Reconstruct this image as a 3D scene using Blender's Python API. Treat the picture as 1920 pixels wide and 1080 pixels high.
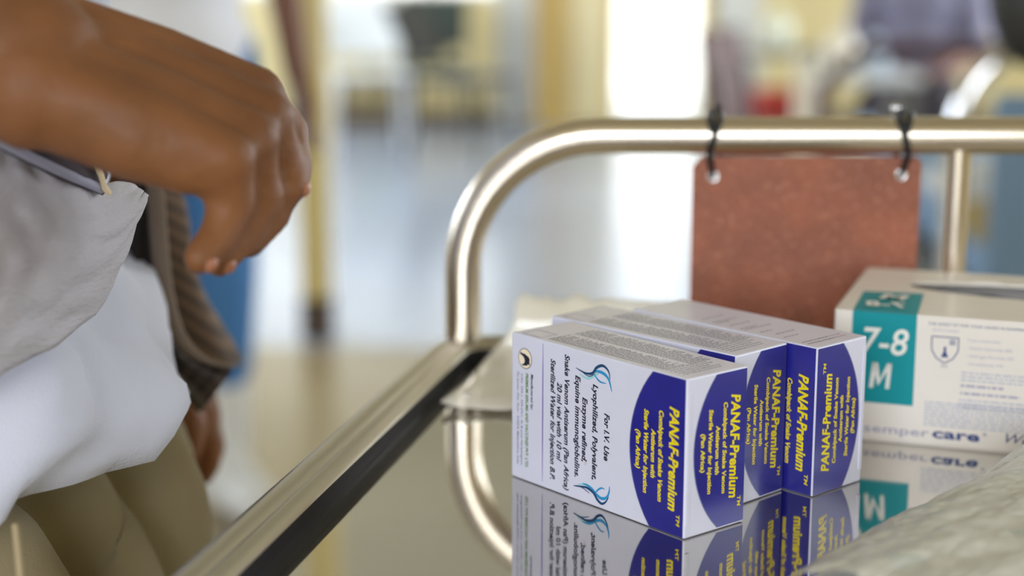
import bpy, bmesh, math, random
from mathutils import Vector, Matrix, noise
for o in list(bpy.data.objects): bpy.data.objects.remove(o)
S = bpy.context.scene; COL = S.collection
random.seed(4)
PI = math.pi
# ------------------------------------------------------------------ camera
TZ = 0.85                       # height of the tray surface above the floor
CH = 0.2414; PITCH = 0.19646; ROLL = 0.00199; FPX = 3111.9
cp, sp = math.cos(PITCH), math.sin(PITCH)
FW = Vector((0, cp, -sp)); RT0 = Vector((1, 0, 0)); UP0 = RT0.cross(FW)
RT = math.cos(ROLL) * RT0 + math.sin(ROLL) * UP0
UP = -math.sin(ROLL) * RT0 + math.cos(ROLL) * UP0
CAM = Vector((0, 0, TZ + CH))
cam = bpy.data.cameras.new('camera'); co = bpy.data.objects.new('camera', cam); COL.objects.link(co)
M = Matrix((RT, UP, -FW)).transposed().to_4x4(); M.translation = CAM
co.matrix_world = M; S.camera = co
cam.sensor_width = 36; cam.lens = FPX / 1920 * 36; cam.clip_start = 0.02; cam.clip_end = 100
cam.dof.use_dof = True; cam.dof.focus_distance = 0.733; cam.dof.aperture_fstop = 3.7
# ------------------------------------------------------------------ world, sun, daylight, exposure
wd = bpy.data.worlds.new('world'); S.world = wd; wd.use_nodes = True
bg = wd.node_tree.nodes['Background']; bg.inputs[0].default_value = (0.72, 0.84, 1.0, 1); bg.inputs[1].default_value = 3.0
def light(name, kind, loc, to, energy, col, size=None):
    l = bpy.data.lights.new(name, kind); l.energy = energy; l.color = col
    o = bpy.data.objects.new(name, l); COL.objects.link(o); o.location = loc
    o.rotation_euler = (Vector(to) - Vector(loc)).to_track_quat('-Z', 'Y').to_euler()
    if size: l.shape = 'RECTANGLE'; l.size, l.size_y = size
    return o
sun = light('sun', 'SUN', (0, -4, 9), (0.8, 2.5, 0), 6.0, (1.0, 0.96, 0.9)); sun.data.angle = 0.01
light('daylight_back_window', 'AREA', (-0.9, -2.9, 1.75), (-0.9, 0, 1.75), 91, (0.88, 0.92, 1.0), (2.6, 1.4))
light('daylight_left_window', 'AREA', (-3.9, 2.6, 1.75), (0, 2.6, 1.6), 28, (0.84, 0.91, 1.0), (2.6, 1.4))
light('daylight_left_window', 'AREA', (-3.9, 7.4, 1.75), (0, 7.4, 1.2), 190, (0.80, 0.88, 1.0), (2.6, 1.4))
light('daylight_right_window', 'AREA', (4.4, 6.2, 1.75), (0, 6.2, 1.2), 190, (0.86, 0.92, 1.0), (2.6, 1.4))
light('daylight_right_window', 'AREA', (4.4, 1.2, 1.75), (0, 1.2, 1.5), 40, (0.86, 0.92, 1.0), (2.6, 1.4))
S.view_settings.view_transform = 'Standard'; S.view_settings.look = 'None'
S.view_settings.exposure = 0.0; S.view_settings.gamma = 1.0; S.view_settings.use_curve_mapping = False

# ------------------------------------------------------------------ helpers
def P(px, py, Y):
    d = FW * FPX + RT * (px - 960) + UP * (540 - py)
    return CAM + d * (Y / d.y)
def PZ(px, py, z):
    d = FW * FPX + RT * (px - 960) + UP * (540 - py)
    return CAM + d * ((z - CAM.z) / d.z)
def srgb(r, g, b):
    f = lambda c: (c / 255 / 12.92) if c / 255 < .04045 else ((c / 255 + .055) / 1.055) ** 2.4
    return (f(r), f(g), f(b), 1)
MATS = {}
def mat(name, col, rough=.6, metal=0., spec=.5, coat=0., bump=0., bscale=200., var=0., vscale=8., stretch=None, alpha=1., trans=0., stain=None, sheen=0., detail=3.):
    if name in MATS: return MATS[name]
    m = bpy.data.materials.new(name); m.use_nodes = True; n = m.node_tree.nodes; L = m.node_tree.links
    b = n['Principled BSDF']; b.inputs['Base Color'].default_value = col
    b.inputs['Roughness'].default_value = rough; b.inputs['Metallic'].default_value = metal
    b.inputs['Specular IOR Level'].default_value = spec; b.inputs['Coat Weight'].default_value = coat
    b.inputs['Coat Roughness'].default_value = .15; b.inputs['Alpha'].default_value = alpha
    b.inputs['Transmission Weight'].default_value = trans; b.inputs['Sheen Weight'].default_value = sheen
    tc = n.new('ShaderNodeTexCoord'); src = tc.outputs['Object']
    if stretch:
        mp = n.new('ShaderNodeMapping'); mp.inputs['Scale'].default_value = stretch; L.new(src, mp.inputs['Vector']); src = mp.outputs[0]
    if var:
        t = n.new('ShaderNodeTexNoise'); t.inputs['Scale'].default_value = vscale; t.inputs['Detail'].default_value = detail; L.new(src, t.inputs['Vector'])
        r = n.new('ShaderNodeMapRange'); r.inputs[1].default_value = .3; r.inputs[2].default_value = .7; r.inputs[3].default_value = 1 - var; r.inputs[4].default_value = 1 + var; L.new(t.outputs[0], r.inputs[0])
        mx = n.new('ShaderNodeVectorMath'); mx.operation = 'SCALE'; mx.inputs[0].default_value = col[:3]; L.new(r.outputs[0], mx.inputs['Scale'])
        out = mx.outputs[0]
        if stain:
            t2 = n.new('ShaderNodeTexNoise'); t2.inputs['Scale'].default_value = stain[1]; t2.inputs['Detail'].default_value = 4; L.new(tc.outputs['Object'], t2.inputs['Vector'])
            r2 = n.new('ShaderNodeMapRange'); r2.inputs[1].default_value = stain[2]; r2.inputs[2].default_value = stain[2] + .08; r2.inputs[4].default_value = stain[3]; L.new(t2.outputs[0], r2.inputs[0])
            mm = n.new('ShaderNodeMix'); mm.data_type = 'RGBA'; L.new(r2.outputs[0], mm.inputs[0]); L.new(out, mm.inputs[6]); mm.inputs[7].default_value = stain[0]; out = mm.outputs[2]
        L.new(out, b.inputs['Base Color'])
    if bump:
        t = n.new('ShaderNodeTexNoise'); t.inputs['Scale'].default_value = bscale; t.inputs['Detail'].default_value = 3; L.new(src, t.inputs['Vector'])
        bp = n.new('ShaderNodeBump'); bp.inputs['Strength'].default_value = bump; bp.inputs['Distance'].default_value = .001; L.new(t.outputs[0], bp.inputs['Height']); L.new(bp.outputs[0], b.inputs['Normal'])
    MATS[name] = m; return m

class MB:
    def __init__(s): s.v = []; s.f = []; s.m = []; s.sm = []
    def add(s, vs, fs, mi=0, smooth=False):
        k = len(s.v); s.v += [Vector(p) for p in vs]
        for f in fs: s.f.append([i + k for i in f]); s.m.append(mi); s.sm.append(smooth)
    def box(s, c, d, mi=0, rot=None, bev=0.):
        b = bmesh.new(); bmesh.ops.create_cube(b, size=1)
        for v in b.verts: v.co = Vector((v.co.x * d[0], v.co.y * d[1], v.co.z * d[2]))
        if bev: bmesh.ops.bevel(b, geom=b.edges[:], offset=bev, segments=3, affect='EDGES', profile=.5)
        R = rot if rot is not None else Matrix.Identity(3)
        if not isinstance(R, Matrix): R = Matrix.Rotation(R, 3, 'Z')
        b.verts.index_update()
        s.add([R @ v.co + Vector(c) for v in b.verts], [[v.index for v in f.verts] for f in b.faces], mi, False); b.free()
    def tube(s, pts, r, n=12, mi=0, cap=True, close=False):
        pts = [Vector(p) for p in pts]; rs = r if isinstance(r, (list, tuple)) else [r] * len(pts)
        k = len(pts); rings = []; prev = None
        for i, p in enumerate(pts):
            a = pts[(i - 1) % k] if (i > 0 or close) else p; c = pts[(i + 1) % k] if (i < k - 1 or close) else p
            t = (c - a).normalized()
            if prev is None: u = t.orthogonal().normalized()
            else: u = (prev - t * prev.dot(t)).normalized()
            prev = u; w = t.cross(u)
            rings.append([p + (u * math.cos(2 * PI * j / n) + w * math.sin(2 * PI * j / n)) * rs[i] for j in range(n)])
        vs = [q for g in rings for q in g]; fs = []
        for i in range(k if close else k - 1):
            for j in range(n):
                a = i * n + j; b = i * n + (j + 1) % n; c = ((i + 1) % k) * n + (j + 1) % n; d = ((i + 1) % k) * n + j
                fs.append([a, b, c, d])
        s.add(vs, fs, mi, True)
        if cap and not close:
            s.add(rings[0], [list(range(n))[::-1]], mi); s.add(rings[-1], [list(range(n))], mi)
    def lathe(s, prof, c, n=24, mi=0, axis=None):
        vs = []; fs = []; Q = axis.to_track_quat('Z', 'Y').to_matrix() if axis is not None else Matrix.Identity(3)
        for r, z in prof:
            for j in range(n): vs.append(Q @ Vector((r * math.cos(2 * PI * j / n), r * math.sin(2 * PI * j / n), z)) + Vector(c))
        for i in range(len(prof) - 1):
            for j in range(n): fs.append([i * n + j, i * n + (j + 1) % n, (i + 1) * n + (j + 1) % n, (i + 1) * n + j])
        s.add(vs, fs, mi, True)
    def loft(s, rings, mi=0, smooth=True, caps=False, close=True):
        n = len(rings[0]); vs = [q for g in rings for q in g]; fs = []
        for i in range(len(rings) - 1):
            for j in range(n if close else n - 1): fs.append([i * n + j, i * n + (j + 1) % n, (i + 1) * n + (j + 1) % n, (i + 1) * n + j])
        s.add(vs, fs, mi, smooth)
        if caps:
            s.add(rings[0], [list(range(n))[::-1]], mi); s.add(rings[-1], [list(range(n))], mi)
    def ball(s, c, r, mi=0, seg=16):
        rr = r if isinstance(r, (tuple, list)) else (r, r, r); b = bmesh.new(); bmesh.ops.create_uvsphere(b, u_segments=seg, v_segments=seg // 2 + 2, radius=1)
        b.verts.index_update()
        s.add([Vector((v.co.x * rr[0], v.co.y * rr[1], v.co.z * rr[2])) + Vector(c) for v in b.verts], [[v.index for v in f.verts] for f in b.faces], mi, True); b.free()
    def cone(s, a, ra, b, rb, n=14):            # rounded cone, for blended bodies
        a = Vector(a); b = Vector(b); s.ball(a, ra, 0, n); s.ball(b, rb, 0, n)
        if (b - a).length > 1e-5: s.tube([a, b], [ra, rb], n)
    def build(s, name, mats, parent=None, origin=None, solid=0., sub=0, recalc=False):
        me = bpy.data.meshes.new(name); off = Vector(origin) if origin is not None else Vector((0, 0, 0))
        me.from_pydata([v - off for v in s.v], [], s.f)
        for m in (mats if isinstance(mats, (list, tuple)) else [mats]): me.materials.append(m)
        me.polygons.foreach_set('material_index', s.m); me.polygons.foreach_set('use_smooth', s.sm)
        if recalc:
            b = bmesh.new(); b.from_mesh(me); bmesh.ops.remove_doubles(b, verts=b.verts, dist=1e-5); bmesh.ops.recalc_face_normals(b, faces=b.faces); b.to_mesh(me); b.free()
        me.update(); o = bpy.data.objects.new(name, me); COL.objects.link(o)
        if parent is not None: o.parent = parent
        if origin is not None: o.location = off if parent is None else off
        if sub: q = o.modifiers.new('sub', 'SUBSURF'); q.levels = q.render_levels = sub
        if solid: q = o.modifiers.new('solid', 'SOLIDIFY'); q.thickness = solid; q.offset = 0
        return o
def tag(o, label=None, cat=None, group=None, kind=None):
    for k, v in (('label', label), ('category', cat), ('group', group), ('kind', kind)):
        if v: o[k] = v
    return o
def thing(name, label, cat, loc=(0, 0, 0), rz=0., group=None):
    o = bpy.data.objects.new(name, None); COL.objects.link(o); o.location = loc; o.rotation_euler = (0, 0, rz); o.empty_display_size = .05
    return tag(o, label, cat, group)
def copy_tree(o, parent=None):
    c = o.copy(); COL.objects.link(c); c.parent = parent
    for ch in [q for q in bpy.data.objects if q.parent == o]: copy_tree(ch, c)
    return c
def blend(mb, name, material, parent, voxel, smooth, disp=None):
    """one continuous skin around overlapping tapered volumes"""
    me = bpy.data.meshes.new('t'); me.from_pydata(mb.v, [], mb.f); o = bpy.data.objects.new('t', me); COL.objects.link(o)
    r = o.modifiers.new('r', 'REMESH'); r.mode = 'VOXEL'; r.voxel_size = voxel; r.use_smooth_shade = True
    q = o.modifiers.new('s', 'SMOOTH'); q.factor = .5; q.iterations = smooth
    dg = bpy.context.evaluated_depsgraph_get(); out = bpy.data.meshes.new_from_object(o.evaluated_get(dg)); bpy.data.objects.remove(o)
    if disp:
        cs = [(v.co.copy(), v.normal.copy()) for v in out.vertices]
        for v, (c_, n_) in zip(out.vertices, cs): v.co = c_ + disp(c_, n_)
    out.materials.clear(); out.materials.append(material)
    out.polygons.foreach_set('use_smooth', [True] * len(out.polygons)); out.update()
    x = bpy.data.objects.new(name, out); COL.objects.link(x); x.parent = parent; return x
TXT = {}
def text_mesh(s, bold=0.02):
    k = (s, bold)
    if k not in TXT:
        c = bpy.data.curves.new('t', 'FONT'); c.body = s; c.offset = bold; c.resolution_u = 3; c.space_character = 1.03
        o = bpy.data.objects.new('t', c); COL.objects.link(o); dg = bpy.context.evaluated_depsgraph_get()
        me = o.evaluated_get(dg).to_mesh(); vs = [v.co.copy() for v in me.vertices]; fs = [list(p.vertices) for p in me.polygons]
        bpy.data.objects.remove(o); TXT[k] = (vs, fs)
    return TXT[k]
def put_text(mb, s, o, R, U, L, cap, mi, bold=.02, shear=.18, N=None, lift=.0001):
    """text of total length L and capital height cap; o = start of the baseline"""
    vs, fs = text_mesh(s, bold); x0 = min(v.x for v in vs); x1 = max(v.x for v in vs)
    o = Vector(o); R = Vector(R); U = Vector(U); N = N if N is not None else R.cross(U); sx = L / (x1 - x0); sy = cap / .73
    mb.add([o + R * ((v.x - x0) * sx + shear * v.y * sy) + U * (v.y * sy) + N * lift for v in vs], fs, mi)

# ------------------------------------------------------------------ materials
white = mat('painted_white', srgb(232, 231, 225), .5)
yellow_wall = mat('yellow_wall_paint', srgb(232, 214, 158), .6, var=.05, vscale=1.5)
pale_wall = mat('pale_wall_paint', srgb(226, 213, 170), .6, var=.04, vscale=1.5)
ceil_m = mat('ceiling_paint', srgb(172, 162, 134), .8, var=.05, vscale=.6)
floor_m = mat('floor_blue_reflection', srgb(168, 180, 204), .22, spec=.8, var=.06, vscale=1.2)  # far floor: bluish window reflections put into the colour
floor_b = mat('floor_beige_base', srgb(158, 144, 114), .28, spec=.4, var=.08, vscale=1.2, stain=(srgb(146, 118, 86), .9, .56, .5))  # same floor nearer the camera, without the painted reflection
concrete = mat('sunlit_concrete', srgb(235, 232, 225), .8, var=.05)
steel = mat('polished_steel', (.74, .655, .53, 1), .26, metal=1, bump=.03, bscale=900, stretch=(1, 1, .1))
tray_m = mat('tray_steel', (.55, .525, .48, 1), .055, metal=1, var=.04, vscale=12, stain=((.75, .72, .62, 1), 700, .76, .6))
lip_m = mat('tray_lip_steel', (.50, .465, .39, 1), .33, metal=1, bump=.05, bscale=500, stretch=(3, .1, 1))
black_rubber = mat('black_rubber', srgb(25, 26, 28), .5)
chrome = mat('chrome', (.8, .8, .8, 1), .12, metal=1)
carton = mat('carton_white', srgb(222, 222, 238), .32, spec=.5, coat=.25, var=.02, vscale=40, stain=(srgb(205, 165, 120), 90, .70, .6))
blue_ink = mat('blue_ink', (.019, .018, .25, 1), .28, spec=.5, coat=.3, var=.12, vscale=60, stain=(srgb(90, 60, 110), 130, .70, .7))
arc_ink = mat('grey_blue_halo', srgb(120, 125, 165), .3, coat=.3)
yellow_ink = mat('yellow_ink', (.90, .72, .0, 1), .35, coat=.2)
black_ink = mat('dark_navy_ink', srgb(28, 30, 52), .4)
grey_ink = mat('grey_text_ink', srgb(105, 105, 125), .5)
green_ink = mat('green_ink', srgb(95, 140, 50), .4)
violet_ink = mat('violet_ink', srgb(110, 80, 175), .4)
cream_ink = mat('cream_ink', srgb(250, 235, 205), .4)
cyan_ink = mat('cyan_ink', srgb(45, 150, 205), .35)
deep_ink = mat('deep_teal_ink', srgb(25, 70, 110), .35)
mint_ink = mat('mint_ink', srgb(150, 215, 220), .35)
pink_ink = mat('pink_text_ink', srgb(170, 120, 140), .5)
BOXM = [carton, blue_ink, arc_ink, yellow_ink, black_ink, grey_ink, green_ink, violet_ink, cream_ink, cyan_ink, deep_ink, mint_ink, pink_ink]
mm = .001

# ------------------------------------------------------------------ room
def struct(o): return tag(o, kind='structure')
XL, XR, YB, YF, ZC = -4.0, 4.5, -3.0, 11.0, 3.2
YS = 4.62  # where the reflection painted into the floor colour ends
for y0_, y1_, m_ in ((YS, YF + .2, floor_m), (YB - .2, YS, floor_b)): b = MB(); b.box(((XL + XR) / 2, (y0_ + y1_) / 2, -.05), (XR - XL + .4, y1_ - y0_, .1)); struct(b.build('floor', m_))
b = MB(); b.box(((XL + XR) / 2, (YB + YF) / 2, ZC + .05), (XR - XL + .4, YF - YB + .4, .1)); struct(b.build('ceiling', ceil_m))
def wall(name, axis, pos, a0, a1, holes, m):
    """wall with rectangular openings; holes = (a0, a1, z0, z1)"""
    b = MB(); t = .16
    def seg(p, q, z0, z1):
        if q - p < 1e-4 or z1 - z0 < 1e-4: return
        if axis == 'y': b.box(((p + q) / 2, pos, (z0 + z1) / 2), (q - p, t, z1 - z0))
        else: b.box((pos, (p + q) / 2, (z0 + z1) / 2), (t, q - p, z1 - z0))
    cur = a0
    for h in sorted(holes): seg(cur, h[0], 0, ZC); seg(h[0], h[1], 0, h[2]); seg(h[0], h[1], h[3], ZC); cur = h[1]
    seg(cur, a1, 0, ZC); return struct(b.build(name, m))
dx0, dx1 = P(1156, 200, YF).x, P(1308, 200, YF).x
far_h = [(-3.6, -1.95, .84, 1.7), (-1.85, .16, .84, 1.7), (dx0, dx1, 0, 2.1), (2.2, 3.6, 1.2, 2.2)]
left_h = [(1.2, 4.0, 1.0, 2.45), (6.0, 8.8, 1.0, 2.45)]; right_h = [(-.2, 2.6, 1.0, 2.45), (4.8, 7.6, 1.0, 2.45)]; back_h = [(-2.3, .5, 1.0, 2.45)]
wall('wall_far', 'y', YF + .08, XL - .16, XR + .16, far_h, yellow_wall)
wall('wall_back', 'y', YB - .08, XL - .16, XR + .16, back_h, pale_wall)
wall('wall_left', 'x', XL - .08, YB, YF, left_h, pale_wall)
wall('wall_right', 'x', XR + .08, YB, YF, right_h, yellow_wall)
k = 0
for axis, pos, hs in (('y', YF + .08, [h for h in far_h if h[2] > 0]), ('x', XL - .08, left_h), ('x', XR + .08, right_h), ('y', YB - .08, back_h)):
    for h in hs:
        k += 1; b = MB(); n = 2 if h[1] - h[0] < 1.5 else 3
        def bar(p, q, z0, z1):
            c = ((p + q) / 2, pos, (z0 + z1) / 2) if axis == 'y' else (pos, (p + q) / 2, (z0 + z1) / 2)
            d = (q - p, .05, z1 - z0) if axis == 'y' else (.05, q - p, z1 - z0); b.box(c, d)
        bar(h[0], h[1], h[2], h[2] + .04); bar(h[0], h[1], h[3] - .04, h[3])
        for i in range(n + 1):
            a = h[0] + (h[1] - h[0] - .04) * i / n; bar(a, a + .04, h[2] + .04, h[3] - .04)
        struct(b.build('window_%d' % k, white))
# doorway trim and exterior
b = MB()
for x in (dx0 - .03, dx1 + .03): b.box((x, YF - .02, 1.07), (.06, .06, 2.14))
b.box(((dx0 + dx1) / 2, YF - .02, 2.14), (dx1 - dx0 + .12, .06, .06)); struct(b.build('trim_1', mat('door_trim_paint', srgb(222, 195, 130), .5)))
b = MB(); b.box((0.5, 15.3, -.08), (14, 8.2, .1)); struct(b.build('floor_outside', concrete))
b = MB(); b.box((1, 19.2, 1.6), (14, .3, 3.2)); struct(b.build('wall_outside', concrete))
# open pale door leaf beside the bright doorway
x0, x1 = P(1070, 200, YF).x, dx0 - .06
b = MB(); b.box(((x0 + x1) / 2, YF - .06, 1.03), (x1 - x0, .04, 2.02), bev=.004); d1 = struct(b.build('door_1', mat('pale_door_paint', srgb(228, 212, 165), .5)))
b = MB(); b.tube([((x0 + .04), YF - .08, 1.0), ((x0 + .04), YF - .14, 1.0), ((x0 + .15), YF - .14, 1.0)], .009); b.build('door_handle', chrome, d1)
b = MB(); b.box((P(1033, 200, YF).x, YF - .03, 1.6), (.23, .06, 3.2)); struct(b.build('trim_2', mat('ochre_strip', srgb(214, 182, 110), .6)))  # wall strip in a deeper ochre than the far wall
b = MB()
for s0, s1 in ((XL, P(990, 0, YF).x), (dx1 + .08, XR)): b.box(((s0 + s1) / 2, YF - .01, .05), (s1 - s0, .02, .1))
struct(b.build('baseboard_far', mat('baseboard_paint', srgb(120, 105, 85), .6)))

# ------------------------------------------------------------------ instrument trolley
def pat(s, t, z):    # tray coordinates: s to the right along the back edge, t towards the camera along the left edge
    return Vector((-.032 + s * math.cos(R6) - t * math.sin(R10), .985 - s * math.sin(R6) - t * math.cos(R10), TZ + z))
R6, R10 = math.radians(6), math.radians(12.0)
trolley = thing('instrument_trolley', 'stainless steel trolley with raised tubular rail in the foreground', 'trolley', (.12, .68, 0))
tro = Vector((.12, .68, 0))
TW, TL = .50, .66
def ring(off, z, rad):
    """rounded outline of the tray, off = distance outside the lip centre line"""
    pts = []; cs = [(0, 0, -1, -1), (TW, 0, 1, -1), (TW, TL, 1, 1), (0, TL, -1, 1)]
    for ci, (s, t, ds, dt) in enumerate(cs):
        r = max(rad + off, .001); cx, cy = s + ds * (off - r), t + dt * (off - r)
        a0 = [PI, 1.5 * PI, 0, .5 * PI][ci]
        for j in range(7):
            a = a0 + j * PI / 12; pts.append(pat(cx + r * math.cos(a), cy + r * math.sin(a), z) - tro)
    return pts
LH = .015
prof = [(.009, -.012), (.0118, -.004), (.012, LH - .003), (.0105, LH - .0006), (.008, LH), (-.0005, LH), (-.0009, LH - .0012), (-.0016, LH - .0012), (-.0022, LH - .0002), (-.004, LH - .0006), (-.0080, LH - .0020), (-.0100, LH - .0045), (-.0112, LH - .009), (-.0115, .0045), (-.013, .0012), (-.0165, 0)]
b = MB(); b.loft([ring(o, z, .022) for o, z in prof[:12]]); lip = b.build('tray_lip', lip_m, trolley)
b = MB(); b.loft([ring(o, z, .022) for o, z in prof[11:]]); b.build('inner_seal', mat('dusty_black_seal', srgb(20, 19, 18), .5, spec=.2, stain=(srgb(120, 105, 70), 420, .72, .8), var=.1, vscale=50), trolley)
b = MB(); r0 = ring(-.0164, 0, .022); r1 = ring(-.0164, -.003, .022)
b.add(r0, [list(range(len(r0)))[::-1]]); b.add(r1, [list(range(len(r1)))]); b.loft([r0, r1]); tray = b.build('tray', tray_m, trolley, recalc=True)
# rail: post, arch and horizontal bar as one bent tube, second post hangs from it
RAD = .0108
A = P(868, 600, .985); B1 = P(1130, 255, .972); B2 = P(1920, 255, .972 - (.287 - .053) * .105 * 1.05)
dirr = (B2 - B1).normalized(); AR = .082
post = Vector((A.x, A.y, 0)); corner = B1 + dirr * ((post - B1).dot(dirr) / 1.0)
corner = B1 - dirr * ((B1 - Vector((post.x, post.y, B1.z))).length)
corner.x, corner.y = post.x, post.y
pts = [Vector((post.x, post.y, TZ - .005)), Vector((post.x, post.y, corner.z - AR))]
h = Vector((dirr.x, dirr.y, dirr.z))
for j in range(1, 13):
    a = j / 12 * PI / 2
    pts.append(corner + Vector((0, 0, -AR)) * (1 - math.sin(a)) + h * AR * (1 - math.cos(a)))
end = corner + h * (TW - AR)
pts.append(end)
c2 = corner + h * TW
for j in range(1, 13):
    a = j / 12 * PI / 2
    pts.append(c2 + Vector((0, 0, -AR)) * (1 - math.cos(a)) - h * AR * (1 - math.sin(a)))
pts.append(Vector((c2.x, c2.y, TZ - .005)))
b = MB(); b.tube([p - tro for p in pts], RAD, 40); b.build('rail', steel, trolley)
pm = P(1790, 300, 1); s_ = (pm.x - corner.x) / h.x * .985
pm = corner + h * .289
b = MB(); b.tube([Vector((pm.x, pm.y, pm.z - .004)) - tro, Vector((pm.x, pm.y, TZ - .01)) - tro], .0072, 24); b.build('rail_support', steel, trolley)
# under-structure: four legs, shelf, castors
for s, t in ((.012, .012), (TW - .012, .012), (.012, TL - .012), (TW - .012, TL - .012)):
    p = pat(s, t, 0); b = MB(); b.tube([Vector((p.x, p.y, TZ - .004)) - tro, Vector((p.x, p.y, .10)) - tro], .0105, 16); lg = b.build('leg', steel, trolley)
    b = MB(); b.lathe([(.001, -.012), (.036, -.012), (.0385, -.008), (.0385, .008), (.036, .012), (.001, .012)], Vector((p.x + .012, p.y, .0385)) - tro, 24, 0, Vector((0, 1, 0)))
    b.box(Vector((p.x + .004, p.y + .018, .068)) - tro, (.03, .004, .07)); b.box(Vector((p.x + .004, p.y - .018, .068)) - tro, (.03, .004, .07)); b.box(Vector((p.x + .002, p.y, .101)) - tro, (.034, .04, .006))
    b.build('castor', black_rubber, lg)
b = MB()
q = [pat(s, t, -.60) - tro for s, t in ((.012, .012), (TW - .012, .012), (TW - .012, TL - .012), (.012, TL - .012))]
q2 = [v - Vector((0, 0, .012)) for v in q]; b.add(q + q2, [[0, 1, 2, 3][::-1], [4, 5, 6, 7]] + [[i, (i + 1) % 4, 4 + (i + 1) % 4, 4 + i] for i in range(4)]); b.build('lower_shelf', lip_m, trolley, recalc=True)

# ------------------------------------------------------------------ hanging card
rl = lambda px: corner + h * ((P(px, 255, .96).x - corner.x) / h.x)
cardm = mat('brown_hardboard', srgb(150, 84, 56), .5, bump=.8, bscale=420, var=.2, vscale=34, detail=9., stain=(srgb(196, 130, 100), 330, .58, .55))
K0, K1 = rl(1303), rl(1727); cn = Vector((h.y, -h.x, 0)).normalized() * .0022
zt = K0.z - .0125; zb = TZ + LH + .003; cu = Vector((h.x, h.y, 0)).normalized(); cw = (K1 - K0).length
card = thing('hanging_card', 'reddish brown hardboard card hung from the steel rail by two black ties', 'card', (K0.x, K0.y, 0))
def cpt(u, z): return Vector((K0.x, K0.y, z)) + cu * u - Vector((K0.x, K0.y, 0))
def disc_hole_ring(b, c, r0, r1, n=20):
    pass
b = MB(); zt1 = zt + dirr.z * cw
outl = [cpt(0, zt - .006), cpt(.005, zt), cpt(cw - .003, zt1), cpt(cw, zt1 - .003), cpt(cw, zb), cpt(0, zb)]
n = len(outl); b.add([p + cn for p in outl] + [p - cn for p in outl], [list(range(n)), list(range(n, 2 * n))[::-1]] + [[i, i + n, (i + 1) % n + n, (i + 1) % n] for i in range(n)]); b.build('board', cardm, card, recalc=True)
nrm = cn.normalized()
for px, pyy in ((1337, 330), (1689, 327)):
    ee = P(px, pyy, K0.y + (P(px, 255, .96).x - K0.x) * (h.y / h.x)) - Vector((K0.x, K0.y, 0))
    b = MB(); b.lathe([(.0014, -.0026), (.0014, .0026), (.0034, .0030), (.0038, .0022), (.0038, -.0022), (.0034, -.0030), (.0014, -.0026)], ee, 20, 0, nrm); b.build('eyelet', chrome, card)
    tie = MB(); sg = 1 if px < 1500 else -1
    r = RAD + .0023; rc = Vector((ee.x, ee.y, K0.z + dirr.z * (ee - Vector((0, 0, 0))).length * 0)); 
    axis = corner + h * ((ee.x + K0.x - corner.x) / h.x) - Vector((K0.x, K0.y, 0))
    for w in (-1, 1):
        path = [ee + nrm * (.0015 if w > 0 else -.0015)]
        # strand from the eyelet up the front of the rail, over the top, down the back
        for j in range(13):
            a = -PI / 2 * .62 + j / 12 * PI * 1.24
            path.append(axis + nrm * (math.cos(a) * r * (1 if w > 0 else -1)) + Vector((0, 0, math.sin(a) * r)) + cu * (sg * w * (.0034 * math.sin(a))))
        tie.tube(path, .0020, 8)
    tie.tube([axis + Vector((0, 0, r)), axis + Vector((0, 0, r + .005)) + cu * .004 * sg], .0013, 8)
    tie.build('tie', black_rubber, card)
    if px > 1500:
        t = MB(); t.ball(axis + Vector((0, 0, r + .0025)) - cu * .0045, .0028, 0, 14); t.build('bead', chrome, card)

# ------------------------------------------------------------------ serum cartons
BW, BD, BH = .1145, .0369, .070
PAN = [('PANAF-Premium', 0), ('TM', 1), ('Combipack of Snake Venom', 0), ('Antiserum with', 0), ('Sterile Water for Injection', 0), ('(Pan Africa)', 0)]
def seg_poly(u_edge, pts, n=18):
    """region between the arc through three points and the vertical line u = u_edge"""
    (u0, v0), (u1, v1), (u2, v2) = pts; out = []
    # circle through three points
    ax, ay, bx, by, cx, cy = u0, v0, u1, v1, u2, v2
    d = 2 * (ax * (by - cy) + bx * (cy - ay) + cx * (ay - by))
    ox = ((ax * ax + ay * ay) * (by - cy) + (bx * bx + by * by) * (cy - ay) + (cx * cx + cy * cy) * (ay - by)) / d
    oy = ((ax * ax + ay * ay) * (cx - bx) + (bx * bx + by * by) * (ax - cx) + (cx * cx + cy * cy) * (bx - ax)) / d
    r = math.hypot(ax - ox, ay - oy); sgn = -1 if u1 < (u0 + u2) / 2 else 1
    for i in range(n + 1):
        v = v0 + (v2 - v0) * i / n; out.append((ox + sgn * math.sqrt(max(r * r - (v - oy) ** 2, 0)), v))
    return out, u_edge
def ribbon(b, pts, w, O, U, V, N, mi, lift):
    k = len(pts); L = []; Rr = []
    for i, p in enumerate(pts):
        a = Vector(pts[max(i - 1, 0)]); c = Vector(pts[min(i + 1, k - 1)]); t = (c - a).normalized(); q = Vector((-t.y, t.x))
        ww = w * math.sin(PI * (i + .15) / (k - .7)) ** .8 / 2 + .08; L.append(Vector(p) + q * ww); Rr.append(Vector(p) - q * ww)
    f = lambda p: O + U * (p.x * mm) + V * (p.y * mm) + N * lift
    b.add([f(p) for p in L] + [f(p) for p in Rr], [[i, i + 1, k + i + 1, k + i] for i in range(k - 1)], mi)
def bez(p, n=14):
    out = []
    for i in range(n + 1):
        t = i / n; out.append(tuple(sum(c * q[j] for c, q in zip(((1 - t) ** 3, 3 * t * (1 - t) ** 2, 3 * t * t * (1 - t), t ** 3), p)) for j in (0, 1)))
    return out
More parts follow.
